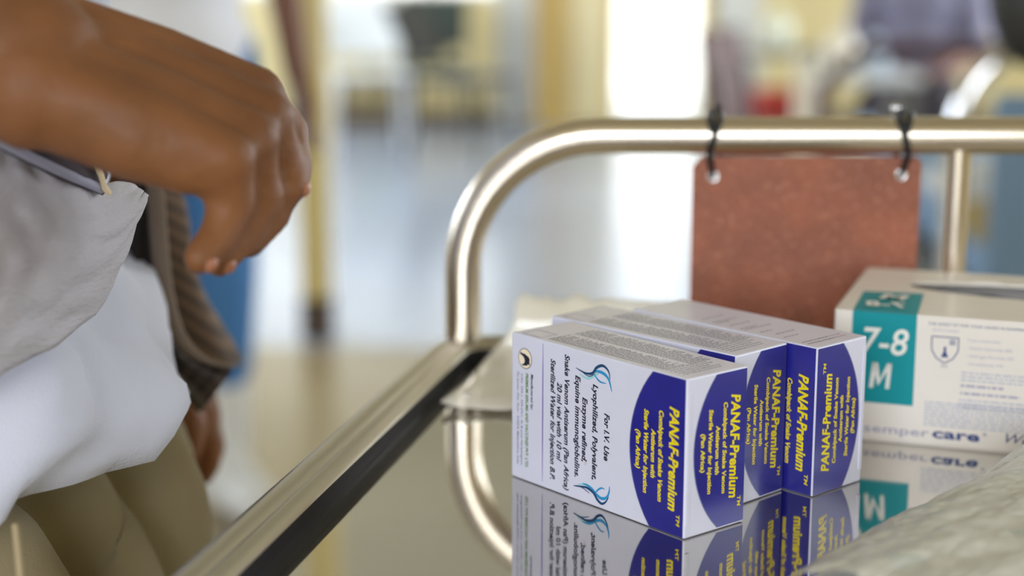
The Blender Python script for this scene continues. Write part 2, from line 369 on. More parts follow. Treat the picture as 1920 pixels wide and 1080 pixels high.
SW1 = {'A': [(45.2, 61.5), (51.5, 60.3), (56.2, 61.1), (59.0, 64.2), (63.0, 65.8), (66.6, 64.0), (67.7, 60.4)], 'B': [(54.9, 60.9), (59.4, 62.6), (63.7, 62.3), (66.9, 60.2), (68.9, 55.2)], 'C': [(57.4, 61.0), (59.2, 59.3), (61.6, 58.2), (65.3, 58.2)], 'D': [(47.5, 59.2), (53.0, 58.1), (57.7, 60.2), (61.0, 62.4)], 'E': [(49.2, 60.4), (54.0, 59.3), (58.4, 61.4)]}
SW2 = {'A': [(44.3, 6.3), (49.8, 7.2), (53.8, 7.5), (58.2, 6.1), (60.2, 3.9), (63.2, 2.6), (65.8, 4.0), (67.8, 6.8)], 'B': [(68.2, 12.0), (68.1, 9.5), (66.5, 6.3), (63.1, 5.0), (59.8, 6.0), (56.4, 8.0), (53.1, 8.8), (50.4, 8.8)], 'C': [(57.8, 4.9), (59.5, 7.1), (61.4, 8.9), (63.5, 9.9), (65.3, 9.6)], 'D': [(47.0, 7.5), (51.7, 8.7), (55.1, 8.7), (57.5, 7.1)], 'E': [(45.0, 6.2), (49.8, 6.8), (53.1, 6.0), (55.2, 5.3)]}
def crom(p, k=6):
    q = [p[0]] + list(p) + [p[-1]]; out = []
    for i in range(len(p) - 1):
        a, b_, c, d = (Vector(v) for v in q[i:i + 4])
        for j in range(k):
            t = j / k; out.append(tuple(.5 * ((2 * b_) + (c - a) * t + (2 * a - 5 * b_ + 4 * c - d) * t * t + (3 * b_ - a - 3 * c + d) * t ** 3)))
    out.append(tuple(p[-1])); return out
def swirl(b, sw, O, U, V, N):
    for n, (k, w, mi) in enumerate((('D', .9, 11), ('E', .3, 10), ('C', .7, 9), ('B', 1.3, 9), ('A', 1.2, 10))): ribbon(b, crom(sw[k]), w, O, U, V, N, mi, .0001 + n * .00001)
def blue_panel(b, O, U, V, N, arc, edge, lines, flip=1, v0=.4, v1=69.4):
    poly, e = seg_poly(edge, arc)
    def put(poly, mi, lift):
        k = len(poly); pts = [O + U * (x * mm) + V * (y * mm) + N * lift for x, y in poly] + [O + U * (e * mm) + V * (y * mm) + N * lift for x, y in poly]
        fs = [[i, i + 1, k + i + 1, k + i] for i in range(k - 1)]
        if (poly[0][0] < e) == (poly[0][1] < poly[-1][1]): fs = [f[::-1] for f in fs]
        b.add(pts, fs, mi)
    s = -1 if poly[9][0] < e else 1
    put([(x + s * .55, y) for x, y in poly], 2, .00004); put(poly, 1, .00007)
    # text running down (flip = 1) or up (flip = -1) the panel
    for (txt, tm), (u, va, vb, cap, bold) in zip(PAN, lines):
        o = O + U * ((u - flip * cap / 2) * mm) + V * (va * mm)
        put_text(b, txt, o, -V * flip, U * flip, abs(vb - va) * mm, cap * mm, 3, bold, .2, N)
def carton_mesh(kind):
    """near vertical edge at the origin; U runs from the far left corner to the near edge, E to the right"""
    b = MB(); b.box((-BW / 2, BD / 2, BH / 2), (BW, BD, BH), 0, None, .0008)
    O = Vector((-BW, 0, 0)); U = Vector((1, 0, 0)); V = Vector((0, 0, 1)); N = Vector((0, -1, 0))
    OE = Vector((0, 0, 0)); UE = Vector((0, 1, 0)); NE = Vector((1, 0, 0))
    fl = [(107.6, 56.3, 11.2, 5.5, .036), (110.7, 10.2, 5.2, 2.1, .02), (99.8, 53.6, 13.1, 2.7, .04), (95.3, 44.2, 22.7, 2.7, .04), (90.8, 52.1, 14.8, 2.7, .04), (86.0, 42.1, 24.8, 2.7, .04)]
    blue_panel(b, O, U, V, N, [(93.7, .4), (80.9, 35), (94.5, 69.4)], 113.7, fl)
    if kind == 0:
        el = [(29.9, 58.9, 12.9, 5.7, .036), (33.3, 12.9, 8.3, 2.1, .02), (23.6, 56.4, 15.8, 2.5, .04), (19.2, 46.7, 25.1, 2.5, .04), (14.8, 54.5, 17.3, 2.5, .04), (10.3, 44.7, 27.7, 2.5, .04)]
        blue_panel(b, OE, UE, V, NE, [(20.2, 1.0), (5.0, 35), (17.9, 69.2)], 36.3, el)
    else:
        el = [(8.4, 10.2, 56.1, 5.7, .036), (5.6, 56.6, 61.6, 2.1, .02), (15.0, 12.8, 53.5, 2.5, .04), (19.2, 22.1, 44.4, 2.5, .04), (23.8, 14.6, 52.4, 2.5, .04), (28.3, 24.6, 41.6, 2.5, .04)]
        blue_panel(b, OE, UE, V, NE, [(22.0, .5), (32.6, 35), (18.8, 69.3)], .4, el, -1)
    # long face texts, all reading downwards
    def T(s, u, va, vb, cap, mi, bold=.032, sh=.22): put_text(b, s, O + U * ((u - cap * .42) * mm) + V * (va * mm), -V, U, abs(vb - va) * mm, cap * mm, mi, bold, sh, N)
    T('For I.V. Use', 65.8, 44.6, 23.2, 3.3, 4); T('Lyophilized, Polyvalent,', 58.2, 56.3, 12.3, 3.3, 4); T('Enzyme refined,', 51.3, 48.9, 19.1, 3.3, 4)
    T('Equine immunoglobulins.', 46.5, 58.1, 10.7, 3.3, 4); T('Snake Venom Antiserum (Pan Africa)', 39.2, 66.4, 3.1, 3.3, 4); T('20 ml vial with 10 ml', 34.1, 52.5, 16.1, 3.3, 4)
    T('Sterilized Water for Injection B.P.', 29.6, 62.5, 5.5, 3.3, 4)
    T('Manufactured by:', 14.9, 52.5, 35.6, 1.7, 4, .025); T('PREMIUM SERUMS AND VACCINES PVT. LTD.', 11.2, 52.3, 6.9, 1.9, 6, .035)
    T('S.No. 354-1, 354-2A/1, At & post Narayangaon,', 7.7, 51.5, 7.0, 1.4, 5, .01); T('Tal. Junnar, Dist. Pune - 410504, Maharashtra, India.', 4.9, 52.3, 6.8, 1.4, 5, .01)
    ribbon(b, [(22.6, 68.4 - 65.6 * i / 6) for i in range(7)], .55, O, U, V, N, 7, .0001)
    # round emblem with a dark horse head lying on its side
    def blob(pts, mi, lift): b.add([O + U * (x * mm) + V * (y * mm) + N * lift for x, y in pts], [list(range(len(pts)))], mi)
    circ = lambda r, ax=1: [(9.9 + r * math.cos(a * PI / 14), 59.0 + r * math.sin(a * PI / 14)) for a in range(28)]
    blob(circ(4.9), 4, .00005); blob(circ(4.55), 8, .00008)
    hh = [(-3.1, 2.6), (-1.6, 2.1), (-.4, 2.2), (.9, 1.7), (2.3, 1.2), (3.2, .2), (3.0, -1.2), (3.4, -2.6), (2.0, -2.2), (1.4, -3.0), (-1.6, -3.4), (-2.2, -2.9), (-.8, -2.4), (-.2, -1.4), (-.3, -.3), (-1.2, .7), (-2.4, 1.3), (-3.4, 1.6)]
    b2 = [(9.9 + x * 1.05, 59.0 + y * 1.05) for x, y in hh]
    c = (9.9 + 1.3, 59.2); 
    b.add([O + U * (x * mm) + V * (y * mm) + N * .00011 for x, y in b2], [list(range(len(b2)))], 4)
    swirl(b, SW1, O, U, V, N); swirl(b, SW2, O, U, V, N)
    # fine print on the top face: lines of tiny unreadable type across the short side
    OT = Vector((-BW, 0, BH)); NT = Vector((0, 0, 1)); rg = random.Random(kind + 3)
    def dash(u, va, vb, w, mi): b.add([OT + U * (x * mm) + UE * (y * mm) + NT * .00006 for x, y in ((u, va), (u + w, va), (u + w, vb), (u, vb))], [[0, 1, 2, 3]], mi)
    if kind == 0:
        u = 22.
        while u < 110:
            for (a, z) in ((3.5, 17.0), (19.5, 33.5)) if u < 96 else ((4, 31),):
                v = a; stop = z - rg.random() * 6 * (rg.random() < .35)
                while v < stop - 1:
                    w = .9 + rg.random() * 2.6; dash(u, v, min(v + w, stop), .62, 4 if (u < 30 and a < 5) else 5); v += w + .55
            u += 1.75 if u < 96 else 2.6
        for q in (((5, 2.2), (18, 2.2)), ((18, 2.2), (18, 12)), ((18, 12), (5, 12)), ((5, 12), (5, 2.2))):
            (ua, va), (ub, vb) = q; dash(min(ua, ub), min(va, vb), max(va, vb) + .35, abs(ub - ua) + .35, 7)
    else:
        for u, a, z in ((40, 6, 20), (48, 5, 22), (50.5, 5, 14), (58, 6, 19), (66, 4, 15), (68.5, 4, 20), (77, 5, 12), (84, 8, 22), (91, 5, 14), (103, 3, 31), (106.5, 3, 31)):
            v = a
            while v < z:
                w = 1 + rg.random() * 2.4; dash(u, v, v + w, .75, 5 if u < 100 else 4 if v < 22 else 12); v += w + .6
    return b
def place_carton(x, y, th, kind, label, cmesh):
    t = thing('medicine_carton', label, 'medicine box', (x, y, TZ + .0002), 0, 'serum cartons standing on the tray')
    # long axis of the mesh (-X) maps onto direction (-cos th, sin th)
    t.rotation_euler = (0, 0, -th)
    o = cmesh.copy(); COL.objects.link(o); o.parent = t
    b = MB()      # folded tuck flap on the end face: thin lip along the near edge, notched at both ends
    if kind == 0: b.box((.0002, .0016, BH / 2), (.0006, .0022, BH - .012), 0, None, .00022)
    else: b.box((.0002, BD - .0016, BH / 2), (.0006, .0022, BH - .012), 0, None, .00022)
    b.build('tuck_flap', carton, t)
    return t
c0 = carton_mesh(0).build('carton', BOXM); c1 = carton_mesh(1).build('carton', BOXM)
place_carton(.07286, .66738, .87965, 0, 'front white and blue medicine carton nearest the camera, all of its text facing out', c0)
place_carton(.09864, .70895, .80393, 0, 'middle medicine carton standing behind the front one, its blue panel half hidden', c0)
place_carton(.13706, .72403, .83074, 1, 'rear medicine carton at the right of the row, its yellow writing turned upside down', c1)
bpy.data.objects.remove(c0); bpy.data.objects.remove(c1)

# ------------------------------------------------------------------ glove box
GH, GD, GW = .0672, .1235, .235; GT = .33934
glove = thing('glove_box', 'white and teal box of disposable gloves, size 7-8 M, at the right of the tray', 'glove box', (.1634, .82155, TZ + .0002), -GT)
gcard = mat('glove_box_card', srgb(234, 226, 216), .5, coat=.1, var=.02, vscale=30)
teal = mat('teal_print', srgb(0, 146, 155), .5, spec=.25); gblue = mat('glove_box_blue_print', srgb(50, 70, 130), .5); ggrey = mat('glove_box_grey_print', srgb(168, 165, 185), .5); gpale = mat('glove_box_pale_print', srgb(190, 192, 205), .5); gwhite = mat('glove_box_white_print', srgb(240, 238, 230), .5)
inner = mat('glove_box_inside', srgb(70, 66, 64), .8)
GM = [gcard, teal, gblue, ggrey, gpale, gwhite, inner]
X, Yv, Z = Vector((1, 0, 0)), Vector((0, 1, 0)), Vector((0, 0, 1))
b = MB(); th_ = .0006
b.box((GW / 2, th_, GH / 2), (GW, th_ * 2, GH), 0, None, .0005); b.box((GW / 2, GD - th_, GH / 2), (GW, th_ * 2, GH), 0, None, .0005)
b.box((th_, GD / 2, GH / 2), (th_ * 2, GD, GH), 0, None, .0005); b.box((GW - th_, GD / 2, GH / 2), (th_ * 2, GD, GH), 0, None, .0005); b.box((GW / 2, GD / 2, th_), (GW, GD, th_ * 2))
# top sheet with a long lens shaped opening
NS = 40; hole = []
for i in range(NS + 1):
    u = i / NS; x = .028 + u * .180; q = math.sin(PI * u) ** .6
    hole.append((x, .077 - q * .029, .077 + q * .010))
def topz(x, y, s): # the torn front margin bulges upwards a little
    e = max(0, min(1, (x - .03) / .05)) * max(0, min(1, (GW - .02 - x) / .05)); return GH + (.0010 * e if s == 0 else .0006 * e)
for s in (0, 1):
    rows = []
    xs = [0] + [q[0] for q in hole] + [GW]
    for x in xs:
        hq = [q for q in hole if abs(q[0] - x) < 1e-9]; ye = (hq[0][1] if s == 0 else hq[0][2]) if hq else .077
        yo = 0 if s == 0 else GD
        rows.append([Vector((x, yo + (ye - yo) * w, GH + (topz(x, 0, s) - GH) * w ** 1.5)) for w in (0, .25, .5, .75, 1)])
    b.loft(rows, 0, True, False, False)
# prints on the front
def quad(b, O, U, V, N, u0, u1, v0, v1, mi, lift=.00008): b.add([O + U * (x * mm) + V * (y * mm) + N * lift for x, y in ((u0, v0), (u1, v0), (u1, v1), (u0, v1))], [[0, 1, 2, 3]], mi)
O0 = Vector((0, 0, 0)); Nf = -Yv
quad(b, O0, X, Z, Nf, 9, 40.8, 20.2, GH / mm, 1)
# teal carried over onto the top
b.add([Vector((x * mm, y * mm, GH + .00012 + .0006 * (y / 52) ** 1.5 * (x > 30))) for x, y in ((9, 0), (40.8, 0), (38.6, 52), (7.5, 51))], [[0, 1, 2, 3]], 1)
def gt(s, u, v, L, cap, mi, bold=.02, sh=.15): put_text(b, s, O0 + X * (u * mm) + Z * (v * mm), X, Z, L * mm, cap * mm, mi, bold, sh, Nf, .00016)
gt('7-8', 13.5, 46.0, 22.5, 13.8, 5, .012)
for pts_ in (((0, 0), (2.4, 0), (3.9, 13.2), (1.5, 13.2)), ((1.5, 13.2), (4.4, 13.2), (6.0, 4.6), (4.9, 1.2)), ((4.9, 1.2), (6.0, 4.6), (9.6, 13.2), (12.2, 13.2)), ((9.0, 0), (11.2, 0), (12.2, 13.2), (10.0, 13.2))):
    b.add([O0 + X * ((18.6 + x * .9) * mm) + Z * ((28.0 + y) * mm) + Nf * .00016 for x, y in pts_], [[0, 1, 2, 3]], 5)
put_text(b, '7-8', Vector((.034, .010, GH + .0004)), -X, -Yv * -1, .020, .013, 5, .03, .15, Z, .0006)
put_text(b, 'M', Vector((.018, .030, GH + .0006)), X, Yv, .013, .012, 5, .04, .15, Z, .0006)
gt('THE SAFEST FIT FOR YOUR HANDS IN EXAMINATION', 46.3, 62.6, 52, 1.5, 2, .0, 0)
gt('PROTECTS AGAINST', 48.6, 59.6, 13, 1.3, 3, .0, 0)
# shield with a flask
sh = [(48.4, 56.9), (61.4, 56.9), (61.3, 50), (59, 46), (55, 43.6), (51, 46), (48.6, 50)]
for i in range(7):
    a, c = Vector(sh[i]), Vector(sh[(i + 1) % 7]); t = (c - a).normalized(); q = Vector((-t.y, t.x)) * .28
    b.add([O0 + X * (p.x * mm) + Z * (p.y * mm) + Nf * .0001 for p in (a - q, c - q, c + q, a + q)], [[0, 1, 2, 3]], 2)
b.add([O0 + X * (x * mm) + Z * (y * mm) + Nf * .0001 for x, y in ((53.2, 46.6), (56.8, 46.6), (55.6, 49.6), (55.6, 52), (54.4, 52), (54.4, 49.6))], [[0, 1, 2, 3, 4, 5]], 2)
for z_ in (55.2, 54.2, 53.2): quad(b, O0, X, Z, Nf, 57, 60, z_, z_ + .5, 2)
gt('DIN', 53.5, 41.6, 3, 1.2, 2, .0, 0)
for v, s in ((55.6, 'Tests conducted:'), (51.6, '- Sodium Hydroxide 40%'), (47.6, '- Hydrogen Peroxide 30%'), (43.6, '- Formaldehyde 37%')): gt(s, 65.5, v, len(s) * .98, 1.5, 3, .0, 0)
rg = random.Random(9)
def para(u0, u1, v0, v1, dv, hgt, mi):
    v = v1
    while v > v0:
        u = u0
        while u < u1:
            w = min(1 + rg.random() * 4, u1 - u); quad(b, O0, X, Z, Nf, u, u + w, v - hgt, v, mi); u += w + .7
        v -= dv
para(63.5, 100, 35.5, 40, 1.9, .9, 4); para(63.5, 84, 31.5, 33.5, 2.2, 1.2, 3); para(63.5, 92, 27.5, 29.6, 2.2, 1.2, 3); para(63, 100, 21.5, 26, 1.9, .9, 4); para(46.5, 100, 11.8, 23.4, 1.65, .85, 4)
gt('semper', 17.0, 4.9, 32.5, 4.4, 3, .012, .0); gt('care', 51.0, 4.9, 23, 5.2, 2, .03, .0); gt('\u00ae', 75.5, 8.0, 1.8, 1.8, 2, .0, 0)
gt('We protect', 84.5, 5.6, 42, 5.2, 2, .0, .45)
gb = b.build('box', GM, glove)
b = MB()      # torn cardboard margin standing up behind the slot
rows = []
for i in range(25):
    u = i / 24; x = .030 + u * .176; hgt = .003 * math.sin(PI * u) ** .5 * (1 + .4 * math.sin(u * 37)); y0 = .0775 + math.sin(PI * u) ** .6 * .010
    rows.append([Vector((x, y0, GH + .0006)), Vector((x, y0 + .001, GH + .0006 + hgt * .5)), Vector((x, y0 + .003, GH + .0006 + hgt))])
b.loft(rows, 0, True, False, False); b.build('torn_flap', gcard, glove, solid=.0005)
b = MB()      # dark blue gloves visible inside the slot
rows = []
for i in range(30):
    rows.append([Vector((.012 + i / 29 * .21, .03 + j / 15 * .085, GH - .012 + .0075 * noise.noise(Vector((i * .25, j * .35, 0))))) for j in range(16)])
b.loft(rows, 0, True, False, False)
gl = b.build('nitrile_gloves', mat('dark_blue_nitrile', srgb(38, 48, 66), .45), glove)
gl['kind'] = 'stuff'

# ------------------------------------------------------------------ clear packet behind the cartons
film = mat('clear_plastic_film', srgb(255, 248, 228), .14, spec=.8, coat=.8, bump=.6, bscale=60, alpha=.62)
fb = [(815, 765), (868, 726), (905, 690), (930, 655), (962, 628), (966, 598), (966, 560)]
fz = [.003, .004, .006, .010, .0175, .030, None]
rows = []
for k, ((px, py), z) in enumerate(zip(fb, fz)):
    L0 = PZ(px, py, TZ + z) if z is not None else P(px, py, .978)
    if k >= 4: L0 = P(px, py, .962 + .006 * (k - 4))
    row = []
    for j in range(25):
        u = j / 24; q = L0 + Vector((math.cos(R6), -math.sin(R6), 0)) * (u * (.115 + .03 * (1 - k / 6)))
        w = noise.noise(Vector((u * 11, k * 1.3, 3.3))) * .007 + .0025
        q = q + Vector((0, 0, max(w, 0) if k < 6 else w - .002)); row.append(q)
    rows.append(row)
b = MB(); b.loft(rows, 0, True, False, False)
pk = b.build('plastic_packet', film, None, solid=.0004, sub=1)
tag(pk, 'clear plastic packet lying in the back corner of the tray behind the cartons', 'packet')
b = MB(); b.lathe([(.0014, 0), (.0014, .0006), (.003, .0006), (.003, 0)], PZ(876, 741, TZ + .0075), 16); b.build('punched_hole_rim', white, pk)
b = MB()      # pale printed insert showing through the film
q = [rows[2][4], rows[2][22], rows[5][22], rows[5][4]]
b.add([p + Vector((0, 0, -.0015)) for p in (rows[1][5], rows[1][22], rows[3][22], rows[3][5])], [[0, 1, 2, 3]]); b.build('insert', mat('pale_paper_insert', srgb(250, 236, 205), .5, var=.06, vscale=40), pk, solid=.0004)

# ------------------------------------------------------------------ crumpled pouch in the right foreground
pouch_m = mat('crumpled_pouch_film', srgb(214, 213, 203), .34, spec=.5, coat=.35, bump=1.0, bscale=160, stretch=(.5, 1.6, 1), var=.05, vscale=30, stain=(srgb(176, 204, 202), 34, .62, .5))
edge = [(1440, 1115), (1490, 1080), (1545, 1046), (1600, 1015), (1650, 985), (1705, 966), (1765, 943), (1805, 918), (1845, 888), (1890, 855), (1930, 832), (1965, 818)]
E0 = [PZ(px, py, TZ + .004 + .0012 * i) for i, (px, py) in enumerate(edge)]
NE_, NT_ = 170, 90; grid = []
ddn = Vector((.62, -.78, 0))
for i in range(NE_ + 1):
    f = i / NE_ * (len(E0) - 1); k = min(int(f), len(E0) - 2); p = E0[k].lerp(E0[k + 1], f - k); row = []
    for j in range(NT_ + 1):
        t = j / NT_; q = p + ddn * (t * .14)
        a = noise.noise(Vector((q.x * 26 + q.y * 20, q.y * 60 - q.x * 30, 1))); c = abs(noise.noise(Vector((q.x * 60, q.y * 110, 7)))); d = noise.noise(Vector((q.x * 12, q.y * 12, 4)))
        z = .022 * (1 - math.exp(-t * 7)) + (.0026 * a + .0020 * (.3 - c) + .003 * d + .0022 * (.25 - abs(noise.noise(Vector(((q.x + q.y) * 34, (q.y - q.x) * 190, 2)))))) * min(1, t * 12)
        z *= (1 - .9 * max(0, (t - .7) / .3))
        row.append(Vector((q.x, q.y, max(p.z + z, TZ + .0012))))
    grid.append(row)
b = MB(); b.loft(grid, 0, True, False, False)
under = [[Vector((v.x, v.y, TZ + .0006)) for v in r[::10]] for r in grid[::10]]
b.loft(under, 0, True, False, False)
pouch = b.build('plastic_pouch', pouch_m, None)
tag(pouch, 'crumpled translucent plastic pouch filling the lower right foreground of the tray', 'plastic pouch')

# ------------------------------------------------------------------ the standing person at the left
skin = mat('brown_skin', srgb(122, 79, 47), .55, spec=.3, bump=.8, bscale=150, var=.2, vscale=26, detail=6.)
def V3(*a): return Vector(a)
def body_common(b, at, f, feet, sh, el, wr, scale=1., lean=None):
    pass
def head_parts(b, c, f):
    """c = head centre, f = unit facing direction (horizontal)"""
    s = Vector((-f.y, f.x, 0)); up = Vector((0, 0, 1))
    b.cone(c + up * .025 - f * .018, .083, c + up * .02 + f * .012, .076)
    b.cone(c - up * .055 + f * .035, .052, c - up * .088 + f * .062, .026)
    b.cone(c + up * .012 + f * .088, .009, c - up * .026 + f * .106, .013)          # nose
    for k in (-1, 1):
        b.cone(c - up * .026 + f * .09 + s * .012 * k, .009, c - up * .026 + f * .098 + s * .01 * k, .008)
        b.cone(c + up * .03 + f * .077 + s * .02 * k, .010, c + up * .03 + f * .065 + s * .045 * k, .010)   # brow
        b.cone(c - up * .02 + f * .055 + s * .042 * k, .026, c - up * .035 + f * .045 + s * .045 * k, .024)
        b.cone(c + up * .018 - f * .004 + s * .080 * k, .012, c - up * .022 + f * .002 + s * .078 * k, .010)  # ears
    for z, r in ((-.050, .0075), (-.060, .0085)): b.cone(c + up * z + f * .088 + s * .018, r, c + up * z + f * .088 - s * .018, r)
    return s
b = MB()
f = V3(1, 0, 0); cx, cy = -.335, .775
# head, neck, trunk
hc = V3(-.30, .78, 1.62); head_parts(b, hc, f)
b.cone((-.33, .78, 1.56), .055, (-.345, .78, 1.44), .062)
for z, rx, ry in ((1.40, .075, .15), (1.33, .10, .155), (1.22, .105, .15), (1.10, .10, .14), (1.0, .105, .145), (.92, .10, .15)): b.ball((-.34, .78, z), (rx, ry, .085), 0, 20)
# legs with feet
for y in (.69, .87):
    b.cone((-.33, y, .90), .088, (-.315, y, .50), .056); b.cone((-.315, y, .50), .054, (-.33, y, .38), .058); b.cone((-.335, y, .36), .056, (-.35, y, .10), .036)
    b.cone((-.37, y, .045), .034, (-.25, y, .035), .030); b.cone((-.25, y, .032), .034, (-.19, y, .022), .020)
# right arm reaching over the tray
sR = V3(-.345, .60, 1.40); eR = P(-960, -330, .60); W = P(60, 108, .625)
b.cone(sR, .056, sR.lerp(eR, .5), .047); b.cone(sR.lerp(eR, .5), .047, eR, .040)
m1 = eR.lerp(W, .3); b.cone(eR, .041, m1, .041); b.cone(m1, .041, eR.lerp(W, .75), .031); b.cone(eR.lerp(W, .75), .031, W, .0265)
b.cone(P(60, 60, .645), .0225, P(60, 165, .615), .0235)
mcp = [(480, 182, .662), (492, 222, .646), (466, 262, .628), (424, 298, .611)]
for (x, y, Y), w, r in zip(mcp, ((110, 70, .65), (100, 100, .64), (90, 140, .622), (90, 175, .612)), (.0125, .0125, .012, .011)):
    b.cone(P(*w), .018, P((x + w[0]) / 2, (y + w[1]) / 2 - 6, (Y + w[2]) / 2), .0155); b.cone(P((x + w[0]) / 2, (y + w[1]) / 2 - 6, (Y + w[2]) / 2), .0155, P(x, y, Y), r)
b.cone(P(120, 195, .617), .019, P(262, 256, .612), .0175); b.cone(P(262, 256, .612), .0175, P(350, 300, .612), .0135); b.cone(P(350, 300, .612), .0135, P(410, 320, .613), .0105)
b.cone(P(200, 220, .635), .018, P(380, 270, .645), .016)
FING = [[(480, 182, .662, .0115), (533, 250, .672, .0095), (549, 312, .662, .0085), (546, 350, .650, .0072)],
        [(492, 222, .646, .0118), (528, 322, .656, .0100), (506, 400, .648, .0088), (462, 452, .638, .0076)],
        [(466, 262, .628, .0112), (482, 365, .636, .0095), (450, 442, .629, .0084), (408, 486, .619, .0073)],
        [(424, 298, .611, .0100), (432, 378, .617, .0086), (410, 440, .611, .0076), (374, 485, .603, .0068)]]
for fg in FING:
    for a, c in zip(fg, fg[1:]): b.cone(P(*a[:3]), a[3], P(*c[:3]), c[3])
    b.ball(P(*fg[1][:3]), fg[1][3] * 1.12); b.ball(P(*fg[0][:3]), fg[0][3] * 1.1)
for a, c in zip([(200, 190, .655, .016), (330, 270, .672, .0135), (420, 345, .672, .0105), (452, 412, .658, .0088)], [(330, 270, .672, .0135), (420, 345, .672, .0105), (452, 412, .658, .0088), (440, 440, .652, .0078)]): b.cone(P(*a[:3]), a[3], P(*c[:3]), c[3])
# left arm hanging beyond the body
sL = V3(-.35, .96, 1.40); eL = V3(-.345, 1.02, 1.12); wL = V3(-.222, 1.02, .885)
b.cone(sL, .056, sL.lerp(eL, .5), .047); b.cone(sL.lerp(eL, .5), .047, eL, .040); b.cone(eL, .040, eL.lerp(wL, .3), .040); b.cone(eL.lerp(wL, .3), .040, wL, .026)
kn = [P(372 + 3 * i, 770 + 4 * i, 1.0 + .018 * i) for i in range(4)]
for i, k in enumerate(kn):
    b.cone(wL + V3(0, -.015 + .01 * i, 0), .017, k, .0125)
    a = P(388 + 3 * i, 822 + 5 * i, 1.0 + .018 * i); c = P(388 + i, 862 + 4 * i - 10 * (i == 3), 1.0 + .018 * i); d = P(380 + i, 885 + 3 * i - 14 * (i == 3), 1.0 + .017 * i)
    b.cone(k, .0105, a, .0095); b.cone(a, .0095, c, .0085); b.cone(c, .0085, d, .0072)
b.cone(wL + V3(.0, -.02, -.01), .015, P(350, 800, .985), .012); b.cone(P(350, 800, .985), .012, P(352, 848, .98), .009)
person = thing('person', 'person in white t-shirt, khaki trousers and open brown shirt reaching over the tray', 'person', (-.33, .78, 0))
pb = blend(b, 'body', skin, None, .0026, 7)
def attach(o, par=person):
    o.parent = par; o.matrix_parent_inverse = Matrix.Translation(-par.location); return o
attach(pb)
# nails
b = MB()
nail = mat('nail', srgb(165, 108, 80), .35)
for fg in (FING[0], FING[2], FING[3]):
    a = P(*fg[2][:3]); c = P(*fg[3][:3]); d = (c - a).normalized(); n_ = (V3(.8, -.3, -.4) - d * V3(.8, -.3, -.4).dot(d)).normalized()
    b.ball(c + n_ * fg[3][3] * .60, (.0036, .0036, .0036), 0, 10); attach(b.build('fingernail', nail)); b = MB()
b = MB(); b.ball(hc + V3(-.022, 0, .042), (.090, .084, .078), 0, 24); attach(b.build('hair', mat('black_hair', srgb(22, 18, 17), .8, bump=.8, bscale=200)))
b = MB()
for k in (-1, 1):
    b = MB(); b.ball(hc + V3(.074, .031 * k, .010), .0115, 0, 14); attach(b.build('eye', mat('eye_white', srgb(225, 220, 212), .2)))
# t-shirt
tee = mat('white_cotton', srgb(208, 211, 226), .85, bump=.35, bscale=900, sheen=.2)
AZ = [(.872, .164), (.888, .166), (.917, .149), (.944, .110), (.98, .118), (1.04, .130), (1.12, .148), (1.22, .140), (1.32, .125), (1.40, .098), (1.455, .078)]
def az(z):
    for (z0, a0), (z1, a1) in zip(AZ, AZ[1:]):
        if z <= z1: t = max(0, (z - z0) / (z1 - z0)); t = t * t * (3 - 2 * t); return a0 + (a1 - a0) * t
    return AZ[-1][1]
def bz(z): return .205 if z < 1.2 else .205 + (z - 1.2) / .2 * -.02 if z < 1.38 else .085 + (1.455 - z) / .075 * .1
rings = []
NZ = 70
for i in range(NZ):
    z = .868 + (1.455 - .868) * i / (NZ - 1); r = []
    for j in range(120):
        a = 2 * PI * j / 120; ca, sa = math.cos(a), math.sin(a); e = 2 / 2.25
        fold = .009 * math.sin(a * 5 + z * 52 + 1.5 * noise.noise(V3(a * 1.2, z * 6, 0))) * (1 - min(1, max(0, (z - .98) / .25))) + .0045 * noise.noise(V3(ca * 5, sa * 5, z * 16))
        q_ = -.6 * (cy + .205 * sa) + .8 * z; fold += (.0075 * math.sin(q_ * 105 + 2.2 * noise.noise(V3(z * 7, sa * 3, 5))) + .0028 * math.sin(q_ * 230 + 3 * noise.noise(V3(z * 9, sa * 4, 8)))) * (1 if z < 1.0 else .4)
        x = abs(ca) ** e * (1 if ca > 0 else -1) * (az(z) + fold); y = abs(sa) ** e * (1 if sa > 0 else -1) * (bz(z) + fold)
        r.append(V3(cx + x, cy + y, z))
    rings.append(r)
b = MB(); b.loft(rings); attach(b.build('t_shirt', tee, None, solid=.0016))
# trousers
khaki = mat('khaki_cotton', srgb(150, 138, 108), .85, bump=.4, bscale=700, var=.06, vscale=14)
b = MB()
for z, rx, ry in ((.97, .098, .155), (.92, .100, .160), (.87, .118, .176), (.82, .135, .186)): b.ball((-.343, .775, z), (rx, ry, .06), 0, 24)
for y in (.705, .86):
    xo = .035 if y > .8 else 0; b.cone((-.305 + xo, y, .79), .100, (-.295 + xo, y, .60), .092); b.cone((-.295 + xo, y, .60), .092, (-.30 + xo, y, .48), .088); b.cone((-.30 + xo, y, .48), .088, (-.33 + xo * .6, y, .10), .080)
def dsp(c, n): return n * (.012 * noise.noise(V3(c.x * 9, c.y * 16, c.z * 5)) + .014 * math.sin(c.y * 75 + c.z * 16 + 3 * noise.noise(c * 6)) * (1 if c.z < .95 else 0))
tr = blend(b, 'trousers', khaki, None, .0055, 5, dsp); attach(tr)
b = MB(); b.tube([P(28, 985, .60), P(33, 1030, .592), P(40, 1100, .585)], .0013, 8); attach(b.build('seam', mat('khaki_seam', srgb(176, 160, 126), .85)))
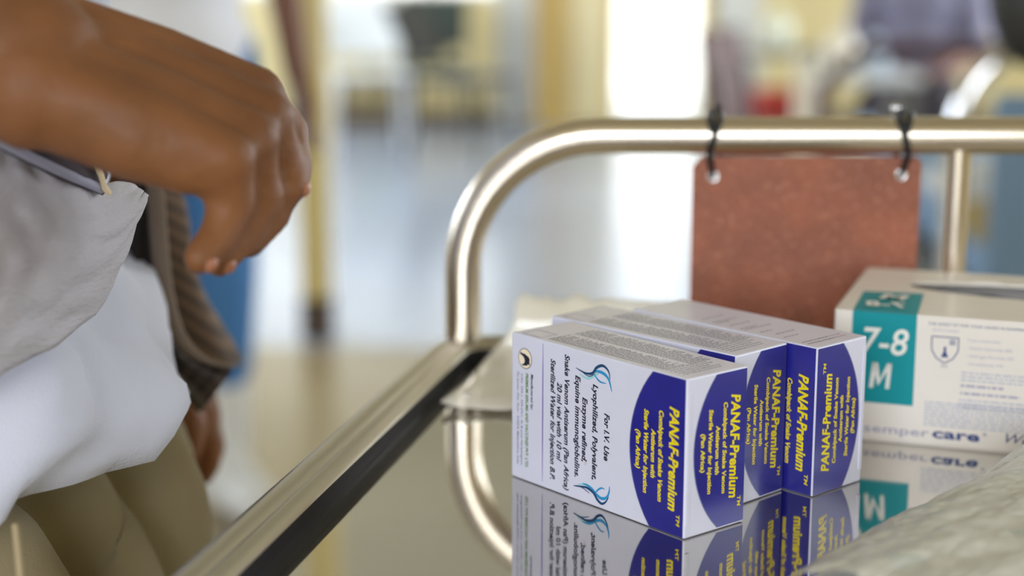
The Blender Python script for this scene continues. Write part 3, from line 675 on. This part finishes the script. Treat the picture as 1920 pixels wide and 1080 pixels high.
for y in (.69, .87):
    b = MB(); b.cone((-.37, y, .05), .047, (-.25, y, .043), .045); b.cone((-.25, y, .042), .045, (-.165, y, .034), .034); sh = blend(b, 'shoe', mat('dark_leather_shoe', srgb(40, 34, 30), .4), None, .006, 3); attach(sh)
# brown striped open shirt
def stripes(name, c1, c2, scale, rot):
    m = mat(name, c1, .85, sheen=.2); n = m.node_tree.nodes; L = m.node_tree.links
    tc = n.new('ShaderNodeTexCoord'); mp = n.new('ShaderNodeMapping'); mp.inputs['Rotation'].default_value = rot; w = n.new('ShaderNodeTexWave'); w.inputs['Scale'].default_value = scale; w.inputs['Distortion'].default_value = .6
    mx = n.new('ShaderNodeMix'); mx.data_type = 'RGBA'; mx.inputs[6].default_value = c1; mx.inputs[7].default_value = c2
    L.new(tc.outputs['Object'], mp.inputs[0]); L.new(mp.outputs[0], w.inputs['Vector']); L.new(w.outputs['Fac'], mx.inputs[0]); L.new(mx.outputs[2], n['Principled BSDF'].inputs['Base Color']); return m
brown = stripes('brown_striped_cloth', srgb(70, 54, 44), srgb(112, 88, 66), 42, (0, .9, 0))
dark_lin = mat('dark_shirt_cloth', srgb(44, 38, 38), .9, var=.1, vscale=25)
placket = mat('taupe_placket', srgb(128, 112, 98), .85)
def hit(px, py, k):
    d = P(px, py, 1) - CAM; a = .140 * k; bb = .205 * k; o = V3((CAM.x - cx) / a, (CAM.y - cy) / bb, 0); v = V3(d.x / a, d.y / bb, 0)
    A_ = v.dot(v); B_ = 2 * o.dot(v); C_ = o.dot(o) - 1; D_ = B_ * B_ - 4 * A_ * C_
    t = (-B_ - math.sqrt(D_)) / 2 / A_ if D_ > 0 else -B_ / 2 / A_
    return CAM + d * t
def lerp_curve(c, x):
    if x <= c[0][0]: return c[0][1]
    for (x0, y0), (x1, y1) in zip(c, c[1:]):
        if x <= x1: return y0 + (y1 - y0) * (x - x0) / (x1 - x0)
    return c[-1][1]
def patch(top, bot, k, n=26, m=18, puff=.004, fr=9):
    x0, x1 = top[0][0], top[-1][0]; rows = []
    for i in range(n + 1):
        x = x0 + (x1 - x0) * i / n; ya, yb = lerp_curve(top, x), lerp_curve(bot, x); r = []
        for j in range(m + 1):
            t = j / m; q = hit(x, ya + (yb - ya) * t, k); dr = V3(q.x - cx, q.y - cy, 0).normalized()
            r.append(q + dr * (puff * math.sin(PI * t) + .003 * noise.noise(V3(i * .25, j * .4, k * 9))))
        rows.append(r)
    return rows
grey_knit = mat('grey_knit', srgb(190, 186, 192), .9, bump=.9, bscale=350, stretch=(.5, .5, 1.6), var=.06, vscale=20)
vt = [(-120, 200), (0, 268), (100, 318), (190, 352), (215, 340), (238, 345)]; vb = [(-120, 790), (0, 700), (100, 645), (165, 590), (205, 525), (225, 470), (238, 400)]
b = MB(); b.loft(patch(vt, vb, 1.17, 40, 26, .008), 0, True, False, False); attach(b.build('grey_vest', grey_knit, None, solid=.003))
db = [(x, y + 12) for x, y in vt[:4]]; dt = [(-120, 120), (0, 180), (100, 235), (190, 300)]
b = MB(); b.loft(patch(dt, db, 1.20, 24, 10, .002), 0, True, False, False); attach(b.build('shirt_side', mat('shirt_cloth_in_shade', srgb(70, 60, 68), .9), None, solid=.0015))  # side of the brown shirt, shade under the arm put into its colour
b = MB(); b.tube([hit(x, y, 1.21) for x, y in ((-40, 248), (0, 266), (60, 296), (120, 324), (190, 354))], .0022, 8); attach(b.build('vest_edge', mat('pale_grey_edge', srgb(165, 165, 185), .8)))
b = MB(); b.tube([hit(x, y, 1.23) for x, y in ((128, 268), (160, 288), (180, 308), (190, 330), (196, 352), (204, 362))], .0013, 8); attach(b.build('cream_cord', mat('cream_cord', srgb(225, 205, 165), .8)))
# far front panel of the open shirt, lining side towards the camera
PL = [(283, 330), (288, 400), (293, 470), (300, 540), (312, 600), (332, 648), (368, 678), (408, 688), (440, 690)]
BL = [(225, 330), (215, 400), (212, 470), (215, 540), (230, 610), (262, 655), (300, 690), (345, 735), (372, 778)]
rows = []
for i, (p, q) in enumerate(zip(PL, BL)):
    rows.append([P(q[0] + (p[0] - q[0]) * j / 10, q[1] + (p[1] - q[1]) * j / 10, .945 - .02 * math.sin(PI * j / 10) - .02 * (j / 10) + .006 * math.sin(j * 1.9 + i * .7)) for j in range(11)])
b = MB(); b.loft(rows[:7], 0, True, False, False); attach(b.build('shirt_lining', dark_lin, None, solid=.0016, sub=1))
b = MB(); b.loft(rows[5:], 0, True, False, False); attach(b.build('shirt_tail', stripes('dark_striped_cloth', srgb(48, 38, 36), srgb(78, 64, 56), 40, (0, -.7, 0)), None, solid=.0016, sub=1))
b = MB(); pp = [P(x + 6, y, .915) for x, y in PL]; b.loft([[p + V3(-.0055, -.001, .001), p + V3(0, -.0035, .001), p + V3(.0055, -.001, .001), p + V3(.0055, .002, .001), p + V3(-.0055, .002, .001)] for p in pp]); attach(b.build('placket', placket, None, sub=1))
# sleeve of the hanging arm, widening to the cuff
rows = []
SL = [((300, 330), (318, 300)), ((292, 380), (345, 372)), ((296, 450), (355, 440)), ((300, 510), (366, 505)), ((308, 570), (384, 560)), ((322, 625), (418, 615)), ((345, 670), (452, 680))]
for i, (l, r) in enumerate(SL):
    a = P(*l, .995); c = P(*r, .995); mid = (a + c) / 2 - V3(.012, 0, 0); ax = (c - a) / 2 + V3(.012, 0, 0); rr = ax.length; ring_ = []
    for j in range(28):
        t = 2 * PI * j / 28; w = 1 + .05 * math.sin(5 * t + i); ring_.append(mid + ax * math.cos(t) * w + V3(0, 1, 0) * math.sin(t) * rr * .9 * w)
    rows.append(ring_)
b = MB(); b.loft(rows); attach(b.build('sleeve', brown, None, solid=.0016, sub=1))
# back and shoulders of the shirt, short right sleeve
rings = []
for i in range(24):
    z = .84 + (1.45 - .84) * i / 23; r = []
    for j in range(41):
        a = PI * .42 + j / 40 * PI * 1.02; ca, sa = math.cos(a), math.sin(a); w = 1.075 + .02 * math.sin(a * 6 + z * 9)
        r.append(V3(cx + ca * (az(max(z, .9)) * w + .004), cy + sa * (bz(z) * w + .004), z))
    rings.append(r)
b = MB(); b.loft(rings, 0, True, False, False); attach(b.build('shirt_back', brown, None, solid=.0016))
b = MB(); a = sR + V3(0, .03, .02); c = sR.lerp(eR, .62); dirv = (c - a); b.tube([a, a + dirv * .3, a + dirv * .65, c], [.072, .068, .064, .066], 24, 0, False); attach(b.build('short_sleeve', brown, None, solid=.0016))
b = MB(); b.tube([sL + V3(0, -.03, .02), sL.lerp(eL, .5), eL, eL.lerp(wL, .3)], [.072, .062, .056, .05], 24, 0, False); attach(b.build('upper_sleeve', brown, None, solid=.0016))

# ------------------------------------------------------------------ people further back
def simple_person(name, label, loc, rz, shirt, pants, shoe, skinm, seated=False, boots=False, longsleeve=True, arm=None):
    f_ = V3(0, -1, 0); b = MB(); hz = 1.60 if not seated else 1.22; dz = hz - 1.60
    head_parts(b, V3(0, -.02, hz), f_); b.cone((0, 0, hz - .06), .052, (0, .01, hz - .17), .058)
    for z, ry, rx in ((1.38, .10, .16), (1.28, .11, .16), (1.16, .105, .145), (1.04, .10, .14), (.94, .12, .155)): b.ball((0, 0, z + dz), (rx, ry, .12), 0, 16)
    leg = []
    for k in (-1, 1):
        if seated: pts_ = [((.09 * k, 0, .55), .085), ((.13 * k, -.42, .53), .06), ((.13 * k, -.45, .10), .04), ((.13 * k, -.56, .04), .032)]
        else: pts_ = [((.09 * k, 0, .90), .085), ((.10 * k, -.01, .49), .057), ((.10 * k, .02, .10), .038), ((.11 * k, -.11, .035), .030)]
        leg.append(pts_)
        for (a, ra), (c, rc) in zip(pts_, pts_[1:]): b.cone(a, ra, c, rc)
    arms = []
    for k in (-1, 1):
        sh_ = V3(.185 * k, .01, 1.38 + dz)
        if seated: pts_ = [(sh_, .052), (V3(.24 * k, -.03, 1.10 + dz), .04), (V3(.13 * k, -.25, .68), .028)]
        else: pts_ = [(sh_, .052), (V3(.245 * k, .02, 1.10), .04), (V3(.25 * k, -.06, .87), .028)]
        arms.append(pts_)
        for (a, ra), (c, rc) in zip(pts_, pts_[1:]): b.cone(a, ra, c, rc)
        d = (pts_[2][0] - pts_[1][0]).normalized(); w = pts_[2][0]
        for q in range(4):
            o_ = V3(0, -.03 + .02 * q, 0) if not seated else V3(-.03 + .02 * q, 0, 0); kk = w + d * .085 + o_
            b.cone(w + o_ * .5, .018, kk, .012); b.cone(kk, .010, kk + d * (.07 - .008 * abs(q - 1)) + V3(0, -.01, 0), .0085)
        b.cone(w + V3(0, -.02, 0), .014, w + d * .06 + V3(0, -.05, 0), .010)
    t = thing(name, label, 'person', (0, 0, 0)); pb = blend(b, 'body', skinm, t, .007, 3)
    b = MB()
    for z, ry, rx in ((1.40, .10, .17), (1.30, .125, .18), (1.16, .12, .165), (1.04, .125, .165), (.93, .14, .18), (.84 if not seated else .93, .145, .185)): b.ball((0, 0, z + dz), (rx, ry, .125), 0, 18)
    if longsleeve:
        for p_ in arms:
            (a, ra), (c, rc), (e_, re_) = p_; b.cone(a, ra * 1.3, c, rc * 1.4)
            if longsleeve > 1: b.cone(c, rc * 1.4, V3(*c).lerp(V3(*e_), .9), re_ * 1.6)
    blend(b, 'shirt', shirt, t, .01, 4)
    b = MB()
    b.ball((0, 0, .90 + dz * 1.0), (.16, .13, .12), 0, 18)
    for p_ in leg:
        e2 = Vector(p_[1][0]).lerp(Vector(p_[2][0]), .5 if boots else .95)
        b.cone(p_[0][0], p_[0][1] * 1.2, p_[1][0], p_[1][1] * 1.3); b.cone(p_[1][0], p_[1][1] * 1.3, e2, .062)
    blend(b, 'trousers', pants, t, .01, 4)
    for p_ in leg:
        b = MB(); a = Vector(p_[2][0]); c = Vector(p_[3][0]); b.cone(a.x * V3(1, 0, 0) + V3(0, a.y + .02, .07), .062, c + V3(0, -.02, .016), .048)
        if boots: b.cone(V3(a.x, a.y, .30), .068, V3(a.x, a.y, .08), .055)
        blend(b, 'boot' if boots else 'shoe', shoe, t, .008, 3)
    b = MB(); b.ball((0, .005, hz + .042), (.084, .09, .078), 0, 20); b.build('hair', mat('black_hair', srgb(22, 18, 17), .8), t)
    for k in (-1, 1): b = MB(); b.ball((.031 * k, -.094, hz + .010), .0115, 0, 12); b.build('eye', mat('eye_white', srgb(225, 220, 212), .2), t)
    t.location = loc; t.rotation_euler = (0, 0, rz); return t
coat = mat('white_coat_cloth', srgb(232, 234, 242), .8); scrub = mat('blue_scrub_cloth', srgb(70, 125, 185), .8); boot = mat('white_rubber', srgb(232, 234, 235), .35)
skin2 = mat('dark_brown_skin', srgb(120, 78, 58), .5)
simple_person('person', 'blurred person in white top, blue trousers and white rubber boots standing behind the reaching hand', (P(315, 700, 3.1).x, 3.15, 0), .5, coat, scrub, boot, skin2, boots=True)
simple_person('person', 'blurred seated person in a lavender grey shirt behind the right end of the rail', (P(1722, 100, 6.7).x, 6.72, 0), -.3, mat('lavender_grey_cloth', srgb(128, 126, 148), .85), mat('dark_trouser_cloth', srgb(60, 55, 62), .85), mat('dark_leather_shoe', srgb(40, 34, 30), .4), skin2, seated=True)

# ------------------------------------------------------------------ ward furniture
ycol = mat('column_yellow_paint', srgb(226, 206, 140), .5); cdark = mat('column_dark_base', srgb(88, 72, 62), .6)
cc = P(594, 645, 4.72)
pil = thing('column', 'slim yellow painted column with a dark base standing on the ward floor', 'column', (cc.x, 4.75, 0))
b = MB(); b.box((0, 0, ZC / 2 + .06), (.085, .085, ZC - .12), 0, None, .006); b.build('shaft', ycol, pil)
b = MB(); b.box((0, 0, .06), (.092, .092, .12), 0, None, .004); b.build('base', cdark, pil)
def chair(name, label, x, y, rz, seatm, framem, back_tilt=.15, group=None):
    t = thing(name, label, 'chair', (0, 0, 0), 0, group)
    b = MB(); b.box((0, 0, .45), (.44, .42, .035), 0, None, .012); b.build('seat', seatm, t)
    b = MB(); b.box((0, .21 + .12 * math.sin(back_tilt) + .02, .70), (.42, .03, .34), 0, Matrix.Rotation(-back_tilt, 3, 'X'), .012); b.build('backrest', seatm, t)
    for sx in (-1, 1):
        for sy in (-1, 1):
            b = MB(); b.tube([(.19 * sx, .18 * sy, .44), (.215 * sx, .22 * sy, 0)], .012, 10); b.build('leg', framem, t)
        b = MB(); b.tube([(.19 * sx, .19, .44), (.19 * sx, .235, .75)], .011, 10); b.build('back_post', framem, t)
    t.location = (x, y, 0); t.rotation_euler = (0, 0, rz); return t
plas = mat('white_plastic', srgb(235, 238, 238), .3); darkm = mat('dark_grey_vinyl', srgb(45, 46, 46), .5); dgreen = mat('dark_green_vinyl', srgb(50, 62, 56), .5); dred = mat('dark_red_brown_vinyl', srgb(78, 44, 38), .5)
chair('plastic_chair', 'white plastic chair near the far wall, right of the yellow column', P(690, 200, 9.4).x, 9.4, .2, plas, plas)
chair('office_chair', 'black chair with a tilted backrest by the far wall', P(868, 200, 9.0).x, 9.0, 1.1, darkm, darkm, .5)
chair('waiting_chair', 'dark green chair at the far wall beside the white plastic chair', P(812, 200, 10.2).x, 10.15, 0, dgreen, darkm)
chair('ward_chair', 'dark red-brown chair behind the middle of the rail', P(1500, 150, 5.3).x, 5.3, 1.15, dred, darkm)
def table(name, label, x, y, w, d, hh, topm, legm, rz=0):
    t = thing(name, label, 'table', (0, 0, 0)); b = MB(); b.box((0, 0, hh - .015), (w, d, .03), 0, None, .005); b.build('tabletop', topm, t)
    for sx in (-1, 1):
        for sy in (-1, 1): b = MB(); b.box((sx * (w / 2 - .03), sy * (d / 2 - .03), (hh - .03) / 2), (.035, .035, hh - .03)); b.build('leg', legm, t)
    b = MB(); b.box((0, 0, .18), (w - .1, d - .1, .02)); b.build('shelf', topm, t)
    t.location = (x, y, 0); t.rotation_euler = (0, 0, rz); return t
wood = mat('dark_wood', srgb(84, 66, 50), .5, var=.15, vscale=12)
table('bench_table', 'low dark wooden table against the far wall between the column and the rail', P(700, 200, 10.5).x, 10.7, .5, .4, .36, wood, wood)
table('side_table', 'white topped table behind the rail carrying bottles and jars', P(1612, 200, 5.86).x, 5.86, .36, .34, .70, plas, mat('grey_metal_paint', srgb(120, 118, 110), .4))
TX = P(1590, 200, 7.0).x
def bottle(name, label, x, y, z, r, hh, m, capm, grp=None):
    t = thing(name, label, 'bottle', (x, y, z), 0, grp); b = MB(); b.lathe([(0, 0), (r, 0), (r, hh * .62), (r * .8, hh * .74), (r * .38, hh * .82), (r * .36, hh * .88)], (0, 0, 0), 20); b.build('bottle_body', m, t)
    b = MB(); b.lathe([(r * .42, hh * .87), (r * .42, hh), (0, hh)], (0, 0, 0), 16); b.build('cap', capm, t); return t
gj = mat('cream_plastic', srgb(242, 234, 212), .25, coat=.5); bj = mat('pale_blue_plastic', srgb(190, 208, 228), .25, coat=.5); gg = mat('pale_green_plastic', srgb(214, 218, 196), .25, coat=.5)
bottle('bottle', 'large cream plastic bottle on the white table behind the rail', P(1574, 120, 5.86).x, 5.84, .70, .055, .16, gj, gj)
bottle('bottle', 'pale blue plastic bottle right of the large cream one on the white table', P(1642, 120, 5.86).x, 5.88, .70, .046, .13, bj, bj)
bottle('bottle', 'whitish bottle on the shelf of the white table', P(1620, 200, 5.86).x, 5.86, .195, .07, .34, gj, bj)
bottle('bottle', 'greenish jar standing behind the red-brown chair', P(1471, 70, 8.0).x, 8.15, .66, .065, .18, gg, gg)
table('stand', 'grey stand behind the red-brown chair carrying a greenish jar', P(1471, 70, 8.0).x, 8.15, .5, .35, .66, mat('grey_metal_paint', srgb(120, 118, 110), .4), darkm)
b = MB(); p = P(1506, 220, 4.6); b.tube([(p.x, 4.6, .02), (p.x, 4.6, .83)], .027, 16); b.lathe([(.0, 0), (.10, 0), (.10, .02), (.0, .03)], (p.x, 4.6, 0), 20)
tag(b.build('bollard_stand', gj), 'cream upright post standing just above the middle of the rail', 'stand')
b = MB(); p = P(1474, 208, 6.4); b.lathe([(0, 0), (.12, 0), (.16, .11), (.165, .12), (.15, .12), (.11, .015), (0, .015)], (p.x, 6.4, .47), 28); 
tag(b.build('basin', mat('red_plastic', srgb(190, 60, 45), .35)), 'red plastic basin on a low stool behind the rail', 'basin')
st = thing('low_stool', 'low grey stool under the red basin', 'stool', (p.x, 6.4, 0)); b = MB(); b.lathe([(0, .44), (.16, .44), (.165, .455), (.16, .47), (0, .47)], (0, 0, 0), 24); b.build('seat', mat('grey_metal_paint', srgb(120, 118, 110), .4), st)
for k in range(3): b = MB(); a = k * 2.1; b.tube([(.1 * math.cos(a), .1 * math.sin(a), .445), (.17 * math.cos(a), .17 * math.sin(a), 0)], .011, 8); b.build('leg', chrome, st)
# curtains
def curtain(label, px0, px1, Y, m, z0=.03, z1=2.2):
    x0, x1 = P(px0, 200, Y).x, P(px1, 200, Y).x; rows = []
    for i in range(81): u = i / 80; rows.append([V3(x0 + (x1 - x0) * u, Y + .02 * math.sin(u * 38), z0), V3(x0 + (x1 - x0) * u, Y + .012 * math.sin(u * 38), z1)])
    b = MB(); b.loft(rows, 0, True, False, False); return tag(b.build('curtain', m, None, solid=.003), label, 'curtain')
cw_ = mat('white_curtain_cloth', srgb(236, 234, 224), .8)
curtain('narrow whitish curtain hanging left of the bright doorway', 932, 1000, 10.8, cw_); curtain('wide whitish curtain hanging right of the bright doorway', 1338, 1425, 10.7, cw_)
b = MB(); b.box((P(700, 100, 10.8).x, 10.96, .62), (.26, .05, .34), 0, None, .01); tag(b.build('wall_sign', mat('pale_green_panel', srgb(190, 222, 190), .4)), 'pale green panel fixed low on the far wall behind the white plastic chair', 'panel')
# hospital bed with chrome arched end at the right
bed = thing('hospital_bed', 'hospital bed with chrome arched end and blue mattress at the right', 'bed', (1.05, 2.9, 0))
b = MB(); xb0, xb1 = P(1800, 150, 2.5).x - 1.05, 1.0
def arch(y, z1, r): return [(xb0, y, .05)] + [(xb0, y, z1 - r)] + [(xb0 + r - r * math.cos(a * PI / 16), y, z1 - r + r * math.sin(a * PI / 16)) for a in range(1, 9)] + [(xb1 - r + r * math.sin(a * PI / 16), y, z1 - r + r * math.cos(a * PI / 16)) for a in range(0, 9)] + [(xb1, y, .05)]
b.tube(arch(-.4, .985, .16), .017, 16); b.build('head_end', chrome, bed)
b = MB(); b.tube(arch(1.5, .86, .16), .020, 16); b.build('foot_end', dred, bed)
bcr = Matrix.Rotation(-.08, 3, 'Z'); bed_piv = V3(1.05 + xb0, 2.5, 0); bed.rotation_euler = (0, 0, -.08); bed.location = bed_piv - bcr @ V3(xb0, -.4, 0)
b = MB(); b.box(((xb0 + xb1) / 2, .55, .47), (xb1 - xb0, 1.9, .05), 0, None, .01); b.build('bed_frame', mat('grey_metal_paint', srgb(120, 118, 110), .4), bed)
b = MB(); b.box(((xb0 + xb1) / 2 + .05, .55, .57), (xb1 - xb0 - .14, 1.84, .13), 0, None, .03); b.build('mattress', mat('blue_vinyl', srgb(100, 135, 170), .45), bed)
b = MB(); b.box((xb0 + .41, -.365, .74), (.70, .02, .30), 0, None, .008); b.build('end_panel', mat('blue_grey_panel', srgb(112, 140, 165), .4), bed)
bk = MB(); rows = []
for i in range(20): rows.append([V3(1.05 + xb0 + .06 + i / 19 * .42, 2.60 + j / 11 * .30, .66 + .05 * math.sin(i / 19 * PI) * math.sin(j / 11 * PI) + .02 * noise.noise(V3(i * .5, j * .5, 2))) for j in range(12)])
rows = [[bcr @ (v - V3(1.05, 2.9, 0)) + bed.location for v in q] for q in rows]; bk.loft(rows, 0, True, False, False); tag(bk.build('blanket', mat('ochre_blanket', srgb(165, 145, 90), .9), None, solid=.02), 'folded ochre blanket lying on the blue mattress of the bed', 'blanket')
bg_ = MB(); bg_.ball((P(1925, 0, 2.3).x + .03, 2.36, 1.06), (.07, .05, .12), 0, 20); bg_.box((P(1925, 0, 2.3).x + .03, 2.36, 1.16), (.10, .07, .10), 0, None, .02)
tag(bg_.build('black_bag', darkm), 'black bag hanging at the top of the bed end in the upper right corner', 'bag')

b = MB(); rows = []
for i in range(16): rows.append([bcr @ (V3(xb0 + .08 + i / 15 * .5, .12 + j / 11 * .34, .655 + .07 * (math.sin(i / 15 * PI) * math.sin(j / 11 * PI)) ** .5) ) + bed.location for j in range(12)])
b.loft(rows, 0, True, False, False); tag(b.build('pillow', mat('pillow_cloth', srgb(205, 208, 212), .85), None, solid=.012), 'pale grey pillow lying on the bed behind the ochre blanket', 'pillow')
